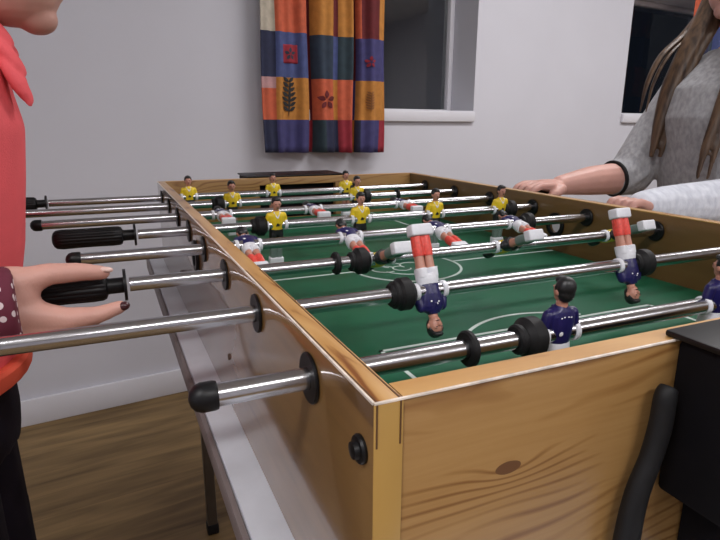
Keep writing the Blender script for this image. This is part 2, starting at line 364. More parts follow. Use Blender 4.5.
# ------------------------------------------------------------ curtains
FAB = {'cream': (.46, .41, .33), 'orangered': (.50, .10, .045), 'amber': (.46, .19, .035), 'darkred': (.12, .012, .015), 'navy': (.020, .024, .060), 'blue': (.060, .080, .21),
       'slate': (.024, .038, .062), 'violet': (.050, .046, .15), 'pink': (.45, .25, .25), 'red': (.28, .02, .035), 'teal': (.02, .038, .05), 'brown': (.25, .10, .03)}
fabn = list(FAB)
for f in fabn: M['fab_'+f] = plain('curtain_'+f, FAB[f], .14, 40, bump=.2, bscale=900, rough=.85)
def curtain(label, u0, scale, zt, cols, rows, folds, bot):
    """cols: boundaries in metres from u0; rows: (z_top, [fabric per column]); folds: (position, half width, depth)"""
    e = thing('patchwork_curtain', label, 'curtain', group='patchwork curtains'); e.matrix_world = WM; ORG[e.name] = Vector()
    us = set()
    W = cols[-1]; n = 110
    for k in range(n+1): us.add(round(W*k/n, 4))
    us = sorted(us | set(round(c, 4) for c in cols))
    def dep(u, z):
        d = .010*math.sin(u*62+.5*math.sin(z*3))+.006*math.sin(u*140+1)
        for p_, h_, a_ in folds:
            t = (u-p_)/h_; d += a_*math.exp(-t*t)
        return d
    zs = [r[0] for r in rows]+[bot]; zz = []
    for a, c in zip(zs, zs[1:]):
        k = max(2, int((a-c)/.03)); zz += [a+(c-a)*i/k for i in range(k)]
    zz.append(bot)
    b = MB(); bm = b.bm; g = []
    for z in zz: g.append([bm.verts.new((u0+u+.004*math.sin(z*9+u*20)*(zt-z), -.07+dep(u, z)*(1+.15*math.sin(z*4)), z-(.022*(1-u/W) if z == bot else 0)*-0.5)) for u in us])
    for i in range(len(zz)-1):
        zm = (zz[i]+zz[i+1])/2; row = [r for r in rows if r[0] > zm][-1][1]
        for j in range(len(us)-1):
            um = (us[j]+us[j+1])/2; c = max(k for k in range(len(cols)-1) if cols[k] <= um)
            f = bm.faces.new((g[i][j], g[i+1][j], g[i+1][j+1], g[i][j+1])); f.material_index = fabn.index(row[min(c, len(row)-1)])
    me = bpy.data.meshes.new('c'); bm.normal_update(); bm.to_mesh(me); bm.free()
    o = bpy.data.objects.new('fabric', me); C.objects.link(o); o.parent = e
    for f in fabn: me.materials.append(M['fab_'+f])
    me.polygons.foreach_set('use_smooth', [True]*len(me.polygons))
    md = o.modifiers.new('th', 'SOLIDIFY'); md.thickness = .003; md.offset = 0
    h = MB(); h.cyl((u0-.08, -.07, zt+.015), (u0+W+.08, -.07, zt+.015), .012)
    for uu in (u0-.04, u0+W+.04): h.cyl((uu, -.07, zt+.015), (uu, -.001, zt+.015), .007)
    obj('curtain_rail', h, 'white_gloss', e)
    return e, dep
def motif(e, dep, u0, uc, zc, kind, fabric='blackkit', s=1.0):
    b = MB()
    def put(du, dz): return (u0+uc+du, -.07+dep(uc+du, zc+dz)*(1+.15*math.sin((zc+dz)*4))-.005, zc+dz)
    def leaf(a, c, wd):
        a, c = Vector(a), Vector(c); d = (c-a); nrm = Vector((-d.y, d.x)).normalized()*wd
        pts = [a]+[a+d*t+nrm*math.sin(PI*t) for t in (.25, .5, .75)]+[c]+[a+d*t-nrm*math.sin(PI*t) for t in (.75, .5, .25)]
        v = [b.bm.verts.new(put(p.x, p.y)) for p in pts]; w2 = [b.bm.verts.new(Vector(put(p.x, p.y))+Vector((0, .0015, 0))) for p in pts]
        b.bm.faces.new(v); b.bm.faces.new(w2[::-1])
        for i in range(len(v)): b.bm.faces.new((v[i], v[(i+1) % 8], w2[(i+1) % 8], w2[i]))
    if kind == 'fern':
        leaf((-.002*s, -.05*s), (.004*s, .055*s), .003*s)
        for k in range(7):
            z = (-.035+.013*k)*s; l = (.024-.002*abs(k-2))*s
            leaf((0, z), (l, z+.012*s), .005*s); leaf((0, z), (-l, z+.012*s), .005*s)
    else:
        for k in range(5):
            a = PI/2+2*PI*k/5; leaf((.004*math.cos(a)*s, .004*math.sin(a)*s), (.024*math.cos(a)*s, .024*math.sin(a)*s), .006*s)
    obj('motif', b, fabric, e)
# px columns of the left curtain turned into metres from its left edge
cx = [0, .058, .075, .10, .16, .20, .222, .262, .285, .31, .345, .372, .39, .415, .43, .515, .548]
r0 = ['cream', 'cream', 'orangered', 'orangered', 'orangered', 'orangered', 'darkred', 'amber', 'amber', 'darkred', 'brown', 'amber', 'darkred', 'brown', 'darkred', 'darkred', 'amber']
cols = [0, .058, .195, .222, .262, .305, .330, .392, .42, .435, .515, .548]  # dark red column in the deep fold also paints in the fold's shade
rows = [(2.05, ['navy', 'navy', 'slate', 'navy', 'navy', 'blue', 'teal', 'navy', 'navy', 'violet', 'violet']),
        (1.80, ['orangered', 'amber', 'darkred', 'orangered', 'amber', 'amber', 'orangered', 'red', 'amber', 'amber', 'orangered']),
        (1.60, ['cream', 'orangered', 'darkred', 'amber', 'amber', 'darkred', 'amber', 'darkred', 'orangered', 'darkred', 'amber']),
        (1.400, ['navy', 'blue', 'darkred', 'slate', 'slate', 'blue', 'teal', 'darkred', 'violet', 'violet', 'violet']),
        (1.236, ['pink', 'amber', 'darkred', 'orangered', 'orangered', 'amber', 'orangered', 'violet', 'amber', 'amber', 'amber']),
        (1.195, ['orangered', 'amber', 'darkred', 'orangered', 'orangered', 'amber', 'orangered', 'violet', 'amber', 'amber', 'amber']),
        (1.078, ['navy', 'violet', 'red', 'teal', 'navy', 'navy', 'red', 'amber', 'navy', 'violet', 'red'])]
e, dp = curtain('patchwork curtain in orange, navy and amber squares left of the recessed window', .985, 1, 2.05, cols, rows, [(.210, .016, .065), (.305, .03, .014), (.408, .015, .06), (.09, .03, .012)], .942)
# the square behind the flower on the blue patch
b = MB(); uc, zc = .118, 1.322
uu_ = [-.03+.06*k/12 for k in range(13)]; zz_ = [.034-.068*k/8 for k in range(9)]
gr = [[b.bm.verts.new((.985+uc+du, -.07+dp(uc+du, zc+dz)*(1+.15*math.sin((zc+dz)*4))-.003, zc+dz)) for du in uu_] for dz in zz_]
for i in range(8):
    for j in range(12): b.bm.faces.new((gr[i][j], gr[i+1][j], gr[i+1][j+1], gr[i][j+1]))
pa = obj('red_patch', b, 'fab_red', e)
sm = pa.modifiers.new('t', 'SOLIDIFY'); sm.thickness = .001
motif(e, dp, .985, .118, 1.322, 'flower', 'fab_slate', 1.0)
motif(e, dp, .985, .108, 1.16, 'fern', 'blackkit', 1.4)
motif(e, dp, .985, .270, 1.155, 'flower', 'fab_darkred', 1.6)
motif(e, dp, .985, .472, 1.15, 'fern', 'fab_brown', .8)
motif(e, dp, .985, .472, 1.31, 'flower', 'fab_red', 1.0)
cols2 = [0, .06, .13, .19, .25, .32, .40]
rows2 = [(2.05, ['navy', 'blue', 'teal', 'navy', 'violet', 'navy']), (1.84, ['orangered', 'orangered', 'amber', 'amber', 'red', 'amber']), (1.645, ['blue', 'violet', 'navy', 'slate', 'blue', 'navy']),
         (1.45, ['amber', 'orangered', 'amber', 'darkred', 'orangered', 'amber']), (1.25, ['navy', 'violet', 'blue', 'navy', 'teal', 'blue']), (1.08, ['red', 'amber', 'orangered', 'amber', 'brown', 'red'])]
curtain('patchwork curtain at the far right edge, behind the head of the long-haired person', 3.66, 1, 2.05, cols2, rows2, [(.12, .02, .04), (.27, .02, .04)], .942)

# ------------------------------------------------------------ grey topped support table
TX0, TX1, TY0, TY1, TZ = .080, .985, .12, 1.56, .7205
e = thing('folding_table', 'pale grey laminate table standing under the football table', 'table', ((TX0+TX1)/2, (TY0+TY1)/2, 0))
b = MB(); b.box((TX0+.004, TY0+.004, TZ-.024), (TX1-.004, TY1-.004, TZ), .001); obj('tabletop', b, 'laminate', e)
b = MB()
for lo, hi in [((TX0-.003, TY0, TZ-.028), (TX0+.0035, TY1, TZ-.003)), ((TX1-.0035, TY0, TZ-.028), (TX1+.003, TY1, TZ-.003)), ((TX0+.0035, TY0-.003, TZ-.028), (TX1-.0035, TY0+.0035, TZ-.003)), ((TX0+.0035, TY1-.0035, TZ-.028), (TX1-.0035, TY1+.003, TZ-.003))]: b.box(lo, hi, .0015)
obj('edge_trim', b, 'lam_edge', e)
b = MB()
for y in (TY0+.16, TY1-.20): b.box((TX0+.09, y-.012, TZ-.055), (TX1-.09, y+.012, TZ-.025), .003)
for x in (TX0+.09, TX1-.09): b.box((x-.012, TY0+.16, TZ-.055), (x+.012, TY1-.2, TZ-.025), .003)
obj('underframe', b, 'leg_metal', e)
for x in (TX0+.09, TX1-.09):
    for y in (TY0+.16, TY1-.215):
        b = MB(); b.box((x-.0125, y-.0125, .012), (x+.0125, y+.0125, TZ-.04), .003)
        l = obj('leg', b, 'leg_metal', e)
        b = MB(); b.box((x-.015, y-.015, 0), (x+.015, y+.015, .03), .004); obj('leg_foot', b, 'rubber', l)

# ------------------------------------------------------------ football table
X0, XI0, XI1, X1 = .11636, .13396, .82392, .84152
Y0, Y1, T = .2427, 1.5013, .0176
RZ, RODZ, FZ, BZ = .9224, .8946, .815, .7215
RY = [.3427+.15*i for i in range(8)]
ft = thing('foosball_table', 'long pine sided football table with green playfield and eight rods across', 'game table', ((X0+X1)/2, (Y0+Y1)/2, TZ))
for xa, xb in ((X0, XI0), (XI1, X1)):
    b = MB(); b.box((xa, Y0, BZ), (xb, Y1, RZ), .0008)
    c = MB()
    for y in RY: c.cyl((xa-.01, y, RODZ), (xb+.01, y, RODZ), .0092, 20)
    c.cyl((xa-.01, .872, .868), (xb+.01, .872, .868), .0185, 28)
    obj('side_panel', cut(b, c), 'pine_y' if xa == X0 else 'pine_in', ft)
    b = MB(); b.box((xa+.0003, Y0+.0003, RZ), (xb-.0003, Y1-.0003, RZ+.0009), .0004); obj('top_rail', b, 'pine_top', ft)
    b = MB()
    b.box((xa, Y0-.0010, BZ), (xb, Y0-.0001, RZ), .0003); obj('edge_banding', b, 'edge', ft)
    b = MB()
    for xx in (xa+.0012, xb-.0022): b.box((xx, Y0-.0014, RZ-.026), (xx+.0009, Y0-.0009, RZ-.0003))
    for xx in (xa+.0014, xb-.0024): b.box((xx, Y0+.0005, RZ+.0007), (xx+.0009, Y0+.30, RZ+.0012))
    obj('seam', b, 'seam', ft)
for ya, yb in ((Y0, Y0+T), (Y1-T, Y1)):
    b = MB(); b.box((XI0+.0001, ya, BZ), (XI1-.0001, yb, RZ+.0009), .0008)
    c = MB(); c.box((.371, ya-.01, FZ-.001), (.587, yb+.01, .905))
    obj('end_board', cut(b, c), 'board', ft)
    b = MB(); b.box((XI0+.0002, ya+.0004, RZ+.0007), (XI1-.0002, yb-.0004, RZ+.0011)); obj('top_strip', b, 'pine', ft)
# whitish worn foil along the upper outer edges
b = MB(); b.box((X0+.0002, Y0-.0012, RZ-.0004), (X1-.0002, Y0+.0004, RZ+.0011), .0003); b.box((X0-.0004, Y0+.0004, RZ-.0008), (X0+.0011, Y1, RZ+.0011), .0003)
obj('worn_edge', b, 'worn', ft)
b = MB(); b.box((XI1+.0165, Y0+.0004, RZ-.0003), (X1+.0004, Y1, RZ+.0011), .0003); b.box((XI1-.0003, Y0+T, RZ-.0006), (XI1+.0008, Y1-T, RZ+.0012), .0003)
obj('worn_edge', b, 'edge', ft)
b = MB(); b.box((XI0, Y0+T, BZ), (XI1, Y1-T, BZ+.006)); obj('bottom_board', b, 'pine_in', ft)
b = MB(); b.box((XI0+.0002, Y0+T+.0002, FZ-.006), (XI1-.0002, Y1-T-.0002, FZ)); obj('playfield', b, 'felt', ft)
# pitch markings
CXm, CYm = (XI0+XI1)/2, (Y0+Y1)/2
b = MB(); LZ = FZ+.0002; LT = FZ+.0006; lw = .0045
def seg(x0, y0, x1, y1): b.box((min(x0, x1)-lw/2, min(y0, y1)-lw/2, LZ-.0002), (max(x0, x1)+lw/2, max(y0, y1)+lw/2, LT))
def arc(cx_, cy_, r, a0, a1, wd=lw, n=40):
    P = []
    for k in range(n+1):
        a = a0+(a1-a0)*k/n; P.append([(cx_+q*math.cos(a), cy_+q*math.sin(a), z) for q, z in ((r-wd/2, LT), (r+wd/2, LT), (r+wd/2, LZ-.0002), (r-wd/2, LZ-.0002))])
    b.loft(P)
gap = .06
seg(XI0+.006, CYm, CXm-.1, CYm); obj('halfway_line', b, 'line', ft); b = MB(); seg(CXm+.1, CYm, XI1-.006, CYm)
obj('halfway_line', b, 'line', ft); b = MB()
arc(CXm, CYm, .1, 0, 2*PI-.001, n=72); obj('centre_circle', b, 'line', ft)
for s_ in (1, -1):
    b = MB()
    yb_ = CYm-s_*(.629-T-.012); yf = CYm-s_*(.872-.535); bx = .213
    seg(CXm-bx, yf, CXm+bx, yf); seg(CXm-bx, yb_, CXm-bx, yf); seg(CXm+bx, yb_, CXm+bx, yf)
    ys = CYm-s_*.447; seg(CXm-.12, ys, CXm+.12, ys); seg(CXm-.12, yb_, CXm-.12, ys); seg(CXm+.12, yb_, CXm+.12, ys)
    a_ = math.asin(.095/.138); arc(CXm, CYm-s_*.432, .138, (PI/2 if s_ > 0 else -PI/2)-math.acos(.103/.138), (PI/2 if s_ > 0 else -PI/2)+math.acos(.103/.138))
    obj('penalty_area_lines', b, 'line', ft)

# curly emblem in the middle of the centre circle
b = MB()
for (dx, dy, r, a0, a1) in [(-.045, 0, .022, .3, 5.2), (-.012, -.006, .016, 1.2, 6.0), (.014, .008, .020, -1, 3.6), (.044, -.004, .017, .6, 5.4), (0, .0, .052, 3.5, 5.9), (-.02, .02, .018, 0, 4)]:
    arc(CXm+dx, CYm+dy-.004, r, a0, a1, .0028, 24)
for f in b.bm.faces: pass
obj('centre_emblem', b, 'line', ft)
# bearings on both faces of both panels, serving holes
for y in RY:
    for (x, d) in ((X0, -1), (XI1, -1)):
        b = MB(); b.annulus((x-.0003 if d < 0 else x, y, RODZ), (d, 0, 0), .0080, .0182 if x == X0 else .0165, .0026 if x == X0 else .005)
        obj('bearing', b, 'black', ft)
for x, d in ((X0, -1), (XI1, -1), (XI0, 1), (X1, 1)):
    b = MB(); b.annulus((x+d*.0003, .872, .868), (d, 0, 0), .0165, .0245, .005); obj('serving_ring', b, 'black', ft)
b = MB(); b.lathe((XI1+.004, .872, .868), (1, 0, 0), [(0, .0160), (.008, .013), (.012, .004), (.014, .001)], 24); obj('serving_cup', b, 'whitep', ft)
b = MB(); b.lathe((X0-.0002, .257, .8885), (-1, 0, 0), [(0, .0085), (.0015, .0088), (.003, .0080), (.0032, .0055), (.006, .0050), (.0066, .0005)], 20); obj('corner_bolt', b, 'black', ft)
b = MB(); b.lathe((X1+.0002, .257, .8885), (1, 0, 0), [(0, .0085), (.0015, .0088), (.003, .0080), (.0032, .0055), (.006, .0050), (.0066, .0005)], 20); obj('corner_bolt', b, 'black', ft)
for (y, z) in ((.652, .788), (1.116, .783)):
    b = MB(); b.lathe((X0-.0001, y, z), (-1, 0, 0), [(0, .0042), (.001, .0036), (.0014, .001)], 12); obj('screw', b, 'screw', ft)
# goal boxes at each end
for s_, yb_ in ((-1, Y0), (1, Y1)):
    g0, g1 = .346, .612; ya, yb2 = sorted((yb_+s_*.0008, yb_+s_*.115))
    b = MB(); b.box((g0, ya, .807), (g1, yb2, .9235), .004)
    gb = obj('goal_box', b, 'blackbox', ft)
    ya, yb2 = sorted((yb_-s_*.007, yb_+s_*.118))
    b = MB(); b.box((g0-.004, ya, .9237), (g1+.004, yb2, .9285), .0018); obj('goal_lid', b, 'black', gb)
    ya, yb2 = sorted((yb_+s_*.0008, yb_+s_*.100)); b = MB(); b.box((g0+.032, ya, .730), (g1-.032, yb2, .8068), .004); obj('shadow_block', b, 'blackbox', gb)  # black block added to stand in for the shadow below the goal box
    for gx in (g0+.03, g1-.03):
        b = MB(); b.lathe((gx, yb_+s_*.03, .9283), (0, 0, 1), [(0, .005), (.0012, .0045), (.0016, .001)], 12); obj('lid_screw', b, 'screw', gb)
# curved black bar beside the goal box
pts = spline([(.3310, .2325, .894), (.3275, .2315, .888), (.3265, .2315, .866), (.3215, .2315, .843), (.3130, .2315, .817), (.3095, .2315, .783), (.310, .2315, .745), (.311, .2315, .7315)], 6)
rad = lerp_list([.0060, .0072, .0074, .0072, .0078, .0086, .0090, .0090], 6)
b = MB(); b.tube(pts, rad, 18, flat=1.1); b.box((.294, .2180, .7208), (.320, .2410, .735), .004)
obj('curved_bar', b, 'rubber', ft, label='curved black bar standing against the front board')

# ------------------------------------------------------------ player figures
def ering(c, rx_, ry_, n=20, dy=0, sq=2.3):
    out = []
    for k in range(n):
        a = 2*PI*k/n; ca, sa = math.cos(a), math.sin(a)
        out.append((c[0]+rx_*math.copysign(abs(ca)**(2/sq), ca), c[1]+ry_*math.copysign(abs(sa)**(2/sq), sa)+dy, c[2]))
    return out
def mm(me): me.transform(Matrix.Scale(.001, 4)); return me
def to_mesh(b, sc=.001):
    bmesh.ops.recalc_face_normals(b.bm, faces=b.bm.faces); me = bpy.data.meshes.new('m'); b.bm.to_mesh(me); b.bm.free(); me.transform(Matrix.Scale(sc, 4)); finish(me, 50); return me
def figure_meshes(kit):
    """figure in millimetres, rod axis through the chest at z=0 along x, facing -y"""
    D = {}; HS = Matrix.Diagonal((1.13, 1.10, 1.03, 1))
    b = MB(); b.loft([ering((0, 0, z), w_, d_) for z, w_, d_ in [(-9, 11, 8.6), (-4, 11.6, 9.4), (4, 12.4, 10), (11, 13.6, 9.6), (17, 14, 8.6), (21, 11.5, 7.2), (24, 6.5, 5.6), (25.5, 5, 5)]])
    for s_ in (-1, 1): b.caps([(s_*12.5, .5, 17), (s_*15, .8, 9), (s_*14.8, -.5, 0)], [5.4, 5, 4.8])
    D['shirt'] = mm(remesh(b, 1.0, 2))
    b = MB(); b.loft([ering((0, 0, z), w_, d_) for z, w_, d_ in [(-6, 17.6, 5.2), (4, 17.8, 5.4)]])
    for s_, nm_ in ((-1, 'cuff'), (1, 'cuff_')):
        b = MB(); b.lathe((s_*14.0, -.3, 0), (s_, 0, 0), [(0, 8.3), (.8, 9.4), (4.6, 9.4), (5.4, 8.6)], 20); D[nm_] = to_mesh(b)
    b = MB(); b.cap((0, .6, 21), (0, .2, 28), 4.6, 4.4); b.ell((0, 0, 36.5), (6.7, 7.6, 9.4)); b.ell((0, -1.4, 31), (5, 5.4, 4.6)); b.ell((0, -8.0, 35), (1.3, 2, 2.4))
    for s_ in (-1, 1): b.ell((s_*6.8, .6, 36), (1.2, 2, 2.9)); b.ell((s_*2.6, -6.8, 38.5), (1.8, .9, .9))
    D['head'] = mm(remesh(b, .6, 2)); D['head'].transform(HS)
    b = MB()
    for s_ in (-1, 1): b.ell((s_*2.6, -7.6, 37.6), (1.0, .5, .6))
    b.ell((0, -7.2, 31.2), (1.9, .6, .5)); D['face_paint'] = to_mesh(b); D['face_paint'].transform(HS)
    b = MB(); b.ell((0, 1.9, 40), (7.7, 7.4, 9)); b.ell((0, 3.4, 35), (7, 5.2, 7.5)); b.ell((0, -3.6, 45), (5.2, 4, 3))
    for s_ in (-1, 1): b.ell((s_*6.3, -.6, 39.5), (1.3, 2.2, 3.4))
    D['hair'] = mm(remesh(b, .7, 2)); D['hair'].transform(HS)
    b = MB(); b.loft([ering((0, 0, z), w_, d_) for z, w_, d_ in [(-6, 11.3, 9), (-12, 12.6, 9.6), (-17, 12.4, 9.2)]])
    for s_ in (-1, 1): b.loft([ering((s_*6.2, -.4, z), w_, d_) for z, w_, d_ in [(-14, 6, 8.6), (-21, 6.3, 8.8), (-24, 6.2, 8.6)]])
    D['shorts'] = mm(remesh(b, .9, 1))
    b = MB()
    for s_ in (-1, 1): b.loft([ering((s_*5.4, z_*.0, z), w_, d_, 16) for z, w_, d_, z_ in [(-20, 5.2, 6.6, 0), (-30, 4.9, 5.8, 0), (-38, 4.8, 5.4, 0), (-41, 4.8, 5.4, 0)]])
    D['legs'] = to_mesh(b)
    b = MB()
    for s_ in (-1, 1): b.loft([ering((s_*5.3, 0, z), w_, d_, 16) for z, w_, d_ in [(-37, 5.4, 6.2), (-43, 5.8, 7.0), (-52, 5.6, 6.4), (-60, 5.3, 6.2)]])
    b.box((-3, -4.4, -60), (3, 4.4, -38), 1)
    D['socks'] = to_mesh(b)
    b = MB(); b.box((-12.4, -8.5, -71), (12.4, 6.2, -58.5), 2, 3); D['foot_block'] = to_mesh(b)
    b = MB()
    if kit == 'blue':
        for (x, z) in ((-4.5, 16.5), (-1.5, 17), (2.8, 17.2), (5.6, 16.6)): b.ell((x, 8.6, z), (.9, .5, .7), n=8)
        b.ell((5.2, 9.9, 3), (2.2, .5, 2.0), n=8)
        for (x, z) in ((-4, 13), (-2, 15), (4.5, 12)): b.ell((x, -9.4, z), (1.2, .5, 1.0), n=8)
    else:
        b.loft([[(-3.4, -10.2, 0), (3.2, -10.2, 0), (1.6, -10.2, 5), (-1.2, -10.2, 5.4)], [(-3.4, -9, 0), (3.2, -9, 0), (1.6, -9, 5), (-1.2, -9, 5.4)]])
        b.loft([[(3.0, -10.0, 1), (5.0, -10.0, 3.6), (2.0, -10.2, 3)], [(3.0, -9, 1), (5.0, -9, 3.6), (2.0, -9, 3)]])
    D['emblem'] = to_mesh(b)
    b = MB()
    # pale V of the collar
    for s_ in (-1, 1): b.caps([(s_*5.2, -4.2, 23.4), (s_*.6, -9.2, 14.5)], [1.2, 1.1], 10)
    D['collar'] = to_mesh(b)
    return D
KIT = {'blue': dict(shirt='navy', cuff='whitep', cuff_='whitep', head='skinfig', hair='blackkit', face_paint='blackkit', shorts='whitep', legs='skinfig', socks='redsock', foot_block='whitep', emblem='whitep', collar='navy'),
       'yellow': dict(shirt='yellow', cuff='whitep', cuff_='whitep', head='skinfig', hair='blackkit', face_paint='blackkit', shorts='blackkit', legs='skinfig', socks='greysock', foot_block='whitep', emblem='blackkit', collar='whitep')}
FIG = {}
for kit in KIT:
    D = figure_meshes(kit)
    for k, me in D.items(): me.materials.append(M[KIT[kit][k]]); me.name = k.strip('_')
    FIG[kit] = D
def add_player(root, kit, x, tilt):
    D = FIG[kit]
    p = bpy.data.objects.new('player_figure', D['shirt']); C.objects.link(p); p.parent = root
    rz = PI if kit == 'blue' else 0
    p.matrix_local = Matrix.Translation((x-root.location.x, 0, 0)) @ Matrix.Rotation(-R(tilt), 4, 'X') @ Matrix.Rotation(rz, 4, 'Z')
    for k, me in D.items():
        if k == 'shirt': continue
        o = bpy.data.objects.new(k.strip('_'), me); C.objects.link(o); o.parent = p

def ribbed(b, xa, xb, r, nr=16):
    """fluted grip lofted along x"""
    L = xb-xa; prof = [(0, .35), (.02, .7), (.06, .92), (.14, 1.0), (.35, .97), (.6, .97), (.85, 1.0), (.95, .97), (.985, .85), (1, .6)]
    rings = []
    for t, s_ in prof:
        ring = []
        for k in range(nr*4):
            a = 2*PI*k/(nr*4); q = r*s_*(1-.075*(1-abs(math.cos(a*nr/2)))*(1 if .04 < t < .97 else 0)); ring.append((xa+L*t, q*math.cos(a), q*math.sin(a)))
        rings.append(ring)
    b.loft(rings)
RR = .0078
def rod(i, label, xa, xb, hand, players, kit, tilts, bumpers=(), clamps=()):
    """hand: 'L' or 'R' side that carries the grip; xa/xb end positions of the whole rod (grip flange or cap tip)"""
    y = RY[i-1]
    e = thing('foosball_rod', label, 'rod', ((X0+X1)/2, y, RODZ), 'chromed rods across the football table')
    cx_ = (X0+X1)/2
    def o_(name, b, mt):
        me = to_mesh(b, 1.0); me.transform(Matrix.Translation((-cx_, 0, 0))); me.materials.append(M[mt]); finish(me, 40)
        o = bpy.data.objects.new(name, me); C.objects.link(o); o.parent = e; return o
    b = MB(); b.cyl((xa+.004, 0, 0), (xb-.004, 0, 0), RR, 28); o_('tube', b, 'chrome')
    for side in (-1, 1):
        end = xa if side < 0 else xb
        if (hand == 'L') == (side < 0):
            # flange at `end`, collar, then the ribbed grip pointing outwards
            b = MB(); b.cyl((end-.001*side, 0, 0), (end+.002*side, 0, 0), .0172, 28)
            b.lathe((end+side*.002, 0, 0), (side, 0, 0), [(0, .0085), (.014, .0085), (.02, .0100)], 24); o_('grip_collar', b, 'black')
            b = MB(); a_, c_ = sorted((end+side*.018, end+side*.116))
            ribbed(b, a_, c_, .0152)
            if side > 0:
                for v in b.bm.verts: v.co.x = a_+c_-v.co.x
            o_('grip', b, 'black')
        else:
            b = MB(); b.lathe((end-side*.018, 0, 0), (side, 0, 0), [(0, .0092), (.002, .0098), (.010, .0098), (.014, .0084), (.017, .005), (.018, .001)], 24); o_('end_cap', b, 'black')
    for x in bumpers:
        b = MB(); b.annulus((x-.012, 0, 0), (1, 0, 0), RR+.0002, .0172, .020, 28); b.annulus((x-.018, 0, 0), (1, 0, 0), RR+.0002, .0125, .007, 24); o_('bumper', b, 'rubber')
    for x in clamps:
        b = MB(); b.annulus((x-.003, 0, 0), (1, 0, 0), RR+.0002, .0145, .006, 28); o_('washer', b, 'rubber')
    for x, t in zip(players, tilts): add_player(e, kit, x, t)
    return e
rod(1, 'nearest chrome rod, black cap at left, upright blue figures seen from behind', .034, .93, 'R', [.336, .536, .736], 'blue', [-4, -4, -4], [.309], [.246])
rod(2, 'second nearest chrome rod with two blue figures turned upside down', -.16, .975, 'R', [.300, .588], 'blue', [-157, -160], [.271, .616], [.259])
rod(3, 'chrome rod whose black grip the hand at left holds, three tilted yellow figures', .0085, .93, 'L', [.315, .515, .725], 'yellow', [113, 113, 112], [.290], [.254])
rod(4, 'chrome rod of leaning blue figures with red socks, black cap just above the held grip', -.057, .889, 'R', [.178, .337, .497, .655], 'blue', [74, 72, 76, 78], [.684, ], [])
rod(5, 'chrome rod of four upright yellow figures with a free black grip at left', .034, .94, 'L', [.262, .421, .580, .736], 'yellow', [-8, -4, -4, -4], [.236, .765], [])
rod(6, 'chrome rod with blue figures lying level, black cap left above the free grip', -.125, .886, 'R', [.197, .382, .589], 'blue', [88, 88, 88], [], [])
rod(7, 'second rod from the far end with two yellow figures, its grip behind the coral shirt', -.19, .94, 'L', [.248, .546], 'yellow', [-3, -3], [.222, .572], [.655])
rod(8, 'farthest chrome rod with three yellow goalkeepers', -.122, .93, 'L', [.177, .382, .580], 'yellow', [0, 0, 0], [.608], [])

# ------------------------------------------------------------ people
def hand_nails(e, tips):
    for (p, d, mt, s_) in tips:
        b = MB(); x, y, dd = frame(d); rot = Matrix((x, y, dd)).transposed(); b.ell(p, s_, rot, 12); obj('fingernail', b, mt, e)
def eyes(e, hc, sx):
    for s_ in (-1, 1):
        c = Vector(hc)+Vector((sx*.0785, s_*.029, .022)); b = MB(); b.ell(c, (.0075, .0105, .0062)); ob = obj('eye', b, 'whitep', e)
        b = MB(); b.ell(c+Vector((sx*.0052, 0, 0)), (.0030, .0048, .0048)); obj('iris', b, 'hair_dark', ob)
def trousers(b, hips, knees, ankles, r=(.075, .052, .045)):
    for h_, k_, a_ in zip(hips, knees, ankles): b.caps([h_, k_, a_], r)
def shoe(b, a, d):
    a = Vector(a); d = Vector(d); b.caps([a+Vector((0, 0, -.035)), a+d*.06+Vector((0, 0, -.045)), a+d*.14+Vector((0, 0, -.05))], [.038, .036, .030])

# --- left: person in coral, right hand on the third rod
e = thing('person', 'person in a ruffled coral shirt at left, hand open around a black grip', 'person', (-.22, .80, 0))
b = MB()
# head bent forward over the table: chin, jaw and neck
hc = Vector((-.100, .80, 1.266))
b.ell(hc+Vector((-.008, 0, .012)), (.085, .068, .098)); b.ell(hc+Vector((.022, 0, -.048)), (.055, .048, .048)); b.ell(hc+Vector((.046, 0, -.085)), (.022, .022, .018))
b.ell(hc+Vector((.084, 0, -.022)), (.018, .011, .016)); b.cap(hc+Vector((.074, 0, .010)), hc+Vector((.084, 0, -.014)), .007, .009)
b.ell(hc+Vector((.066, 0, -.050)), (.014, .022, .006)); b.ell(hc+Vector((.064, 0, -.060)), (.013, .019, .006))
for s_ in (-1, 1):
    b.ell(hc+Vector((.070, s_*.028, .022)), (.012, .014, .008)); b.ell(hc+Vector((.066, s_*.030, .036)), (.014, .018, .006)); b.ell(hc+Vector((-.008, s_*.068, -.004)), (.018, .009, .028))
b.caps([(-.225, .80, 1.10), (-.20, .80, 1.16), (-.150, .80, 1.215)], [.062, .050, .052])
b.caps([(-.235, .80, 1.06), (-.235, .80, .90), (-.235, .80, .72)], [.085, .080, .085])
for s_ in (-1, 1): b.caps([(-.235, .80, 1.08), (-.245, .80+s_*.125, 1.07)], [.05, .045])
for s_ in (-1, 1): b.caps([(-.235, .80+s_*.07, .70), (-.225, .80+s_*.075, .40), (-.25, .80+s_*.08, .08)], [.062, .045, .034])
# right arm (near)
b.caps([(-.245, .675, 1.07), (-.32, .60, .895), (-.195, .598, .884), (-.112, .606, .892)], [.040, .033, .029, .021])
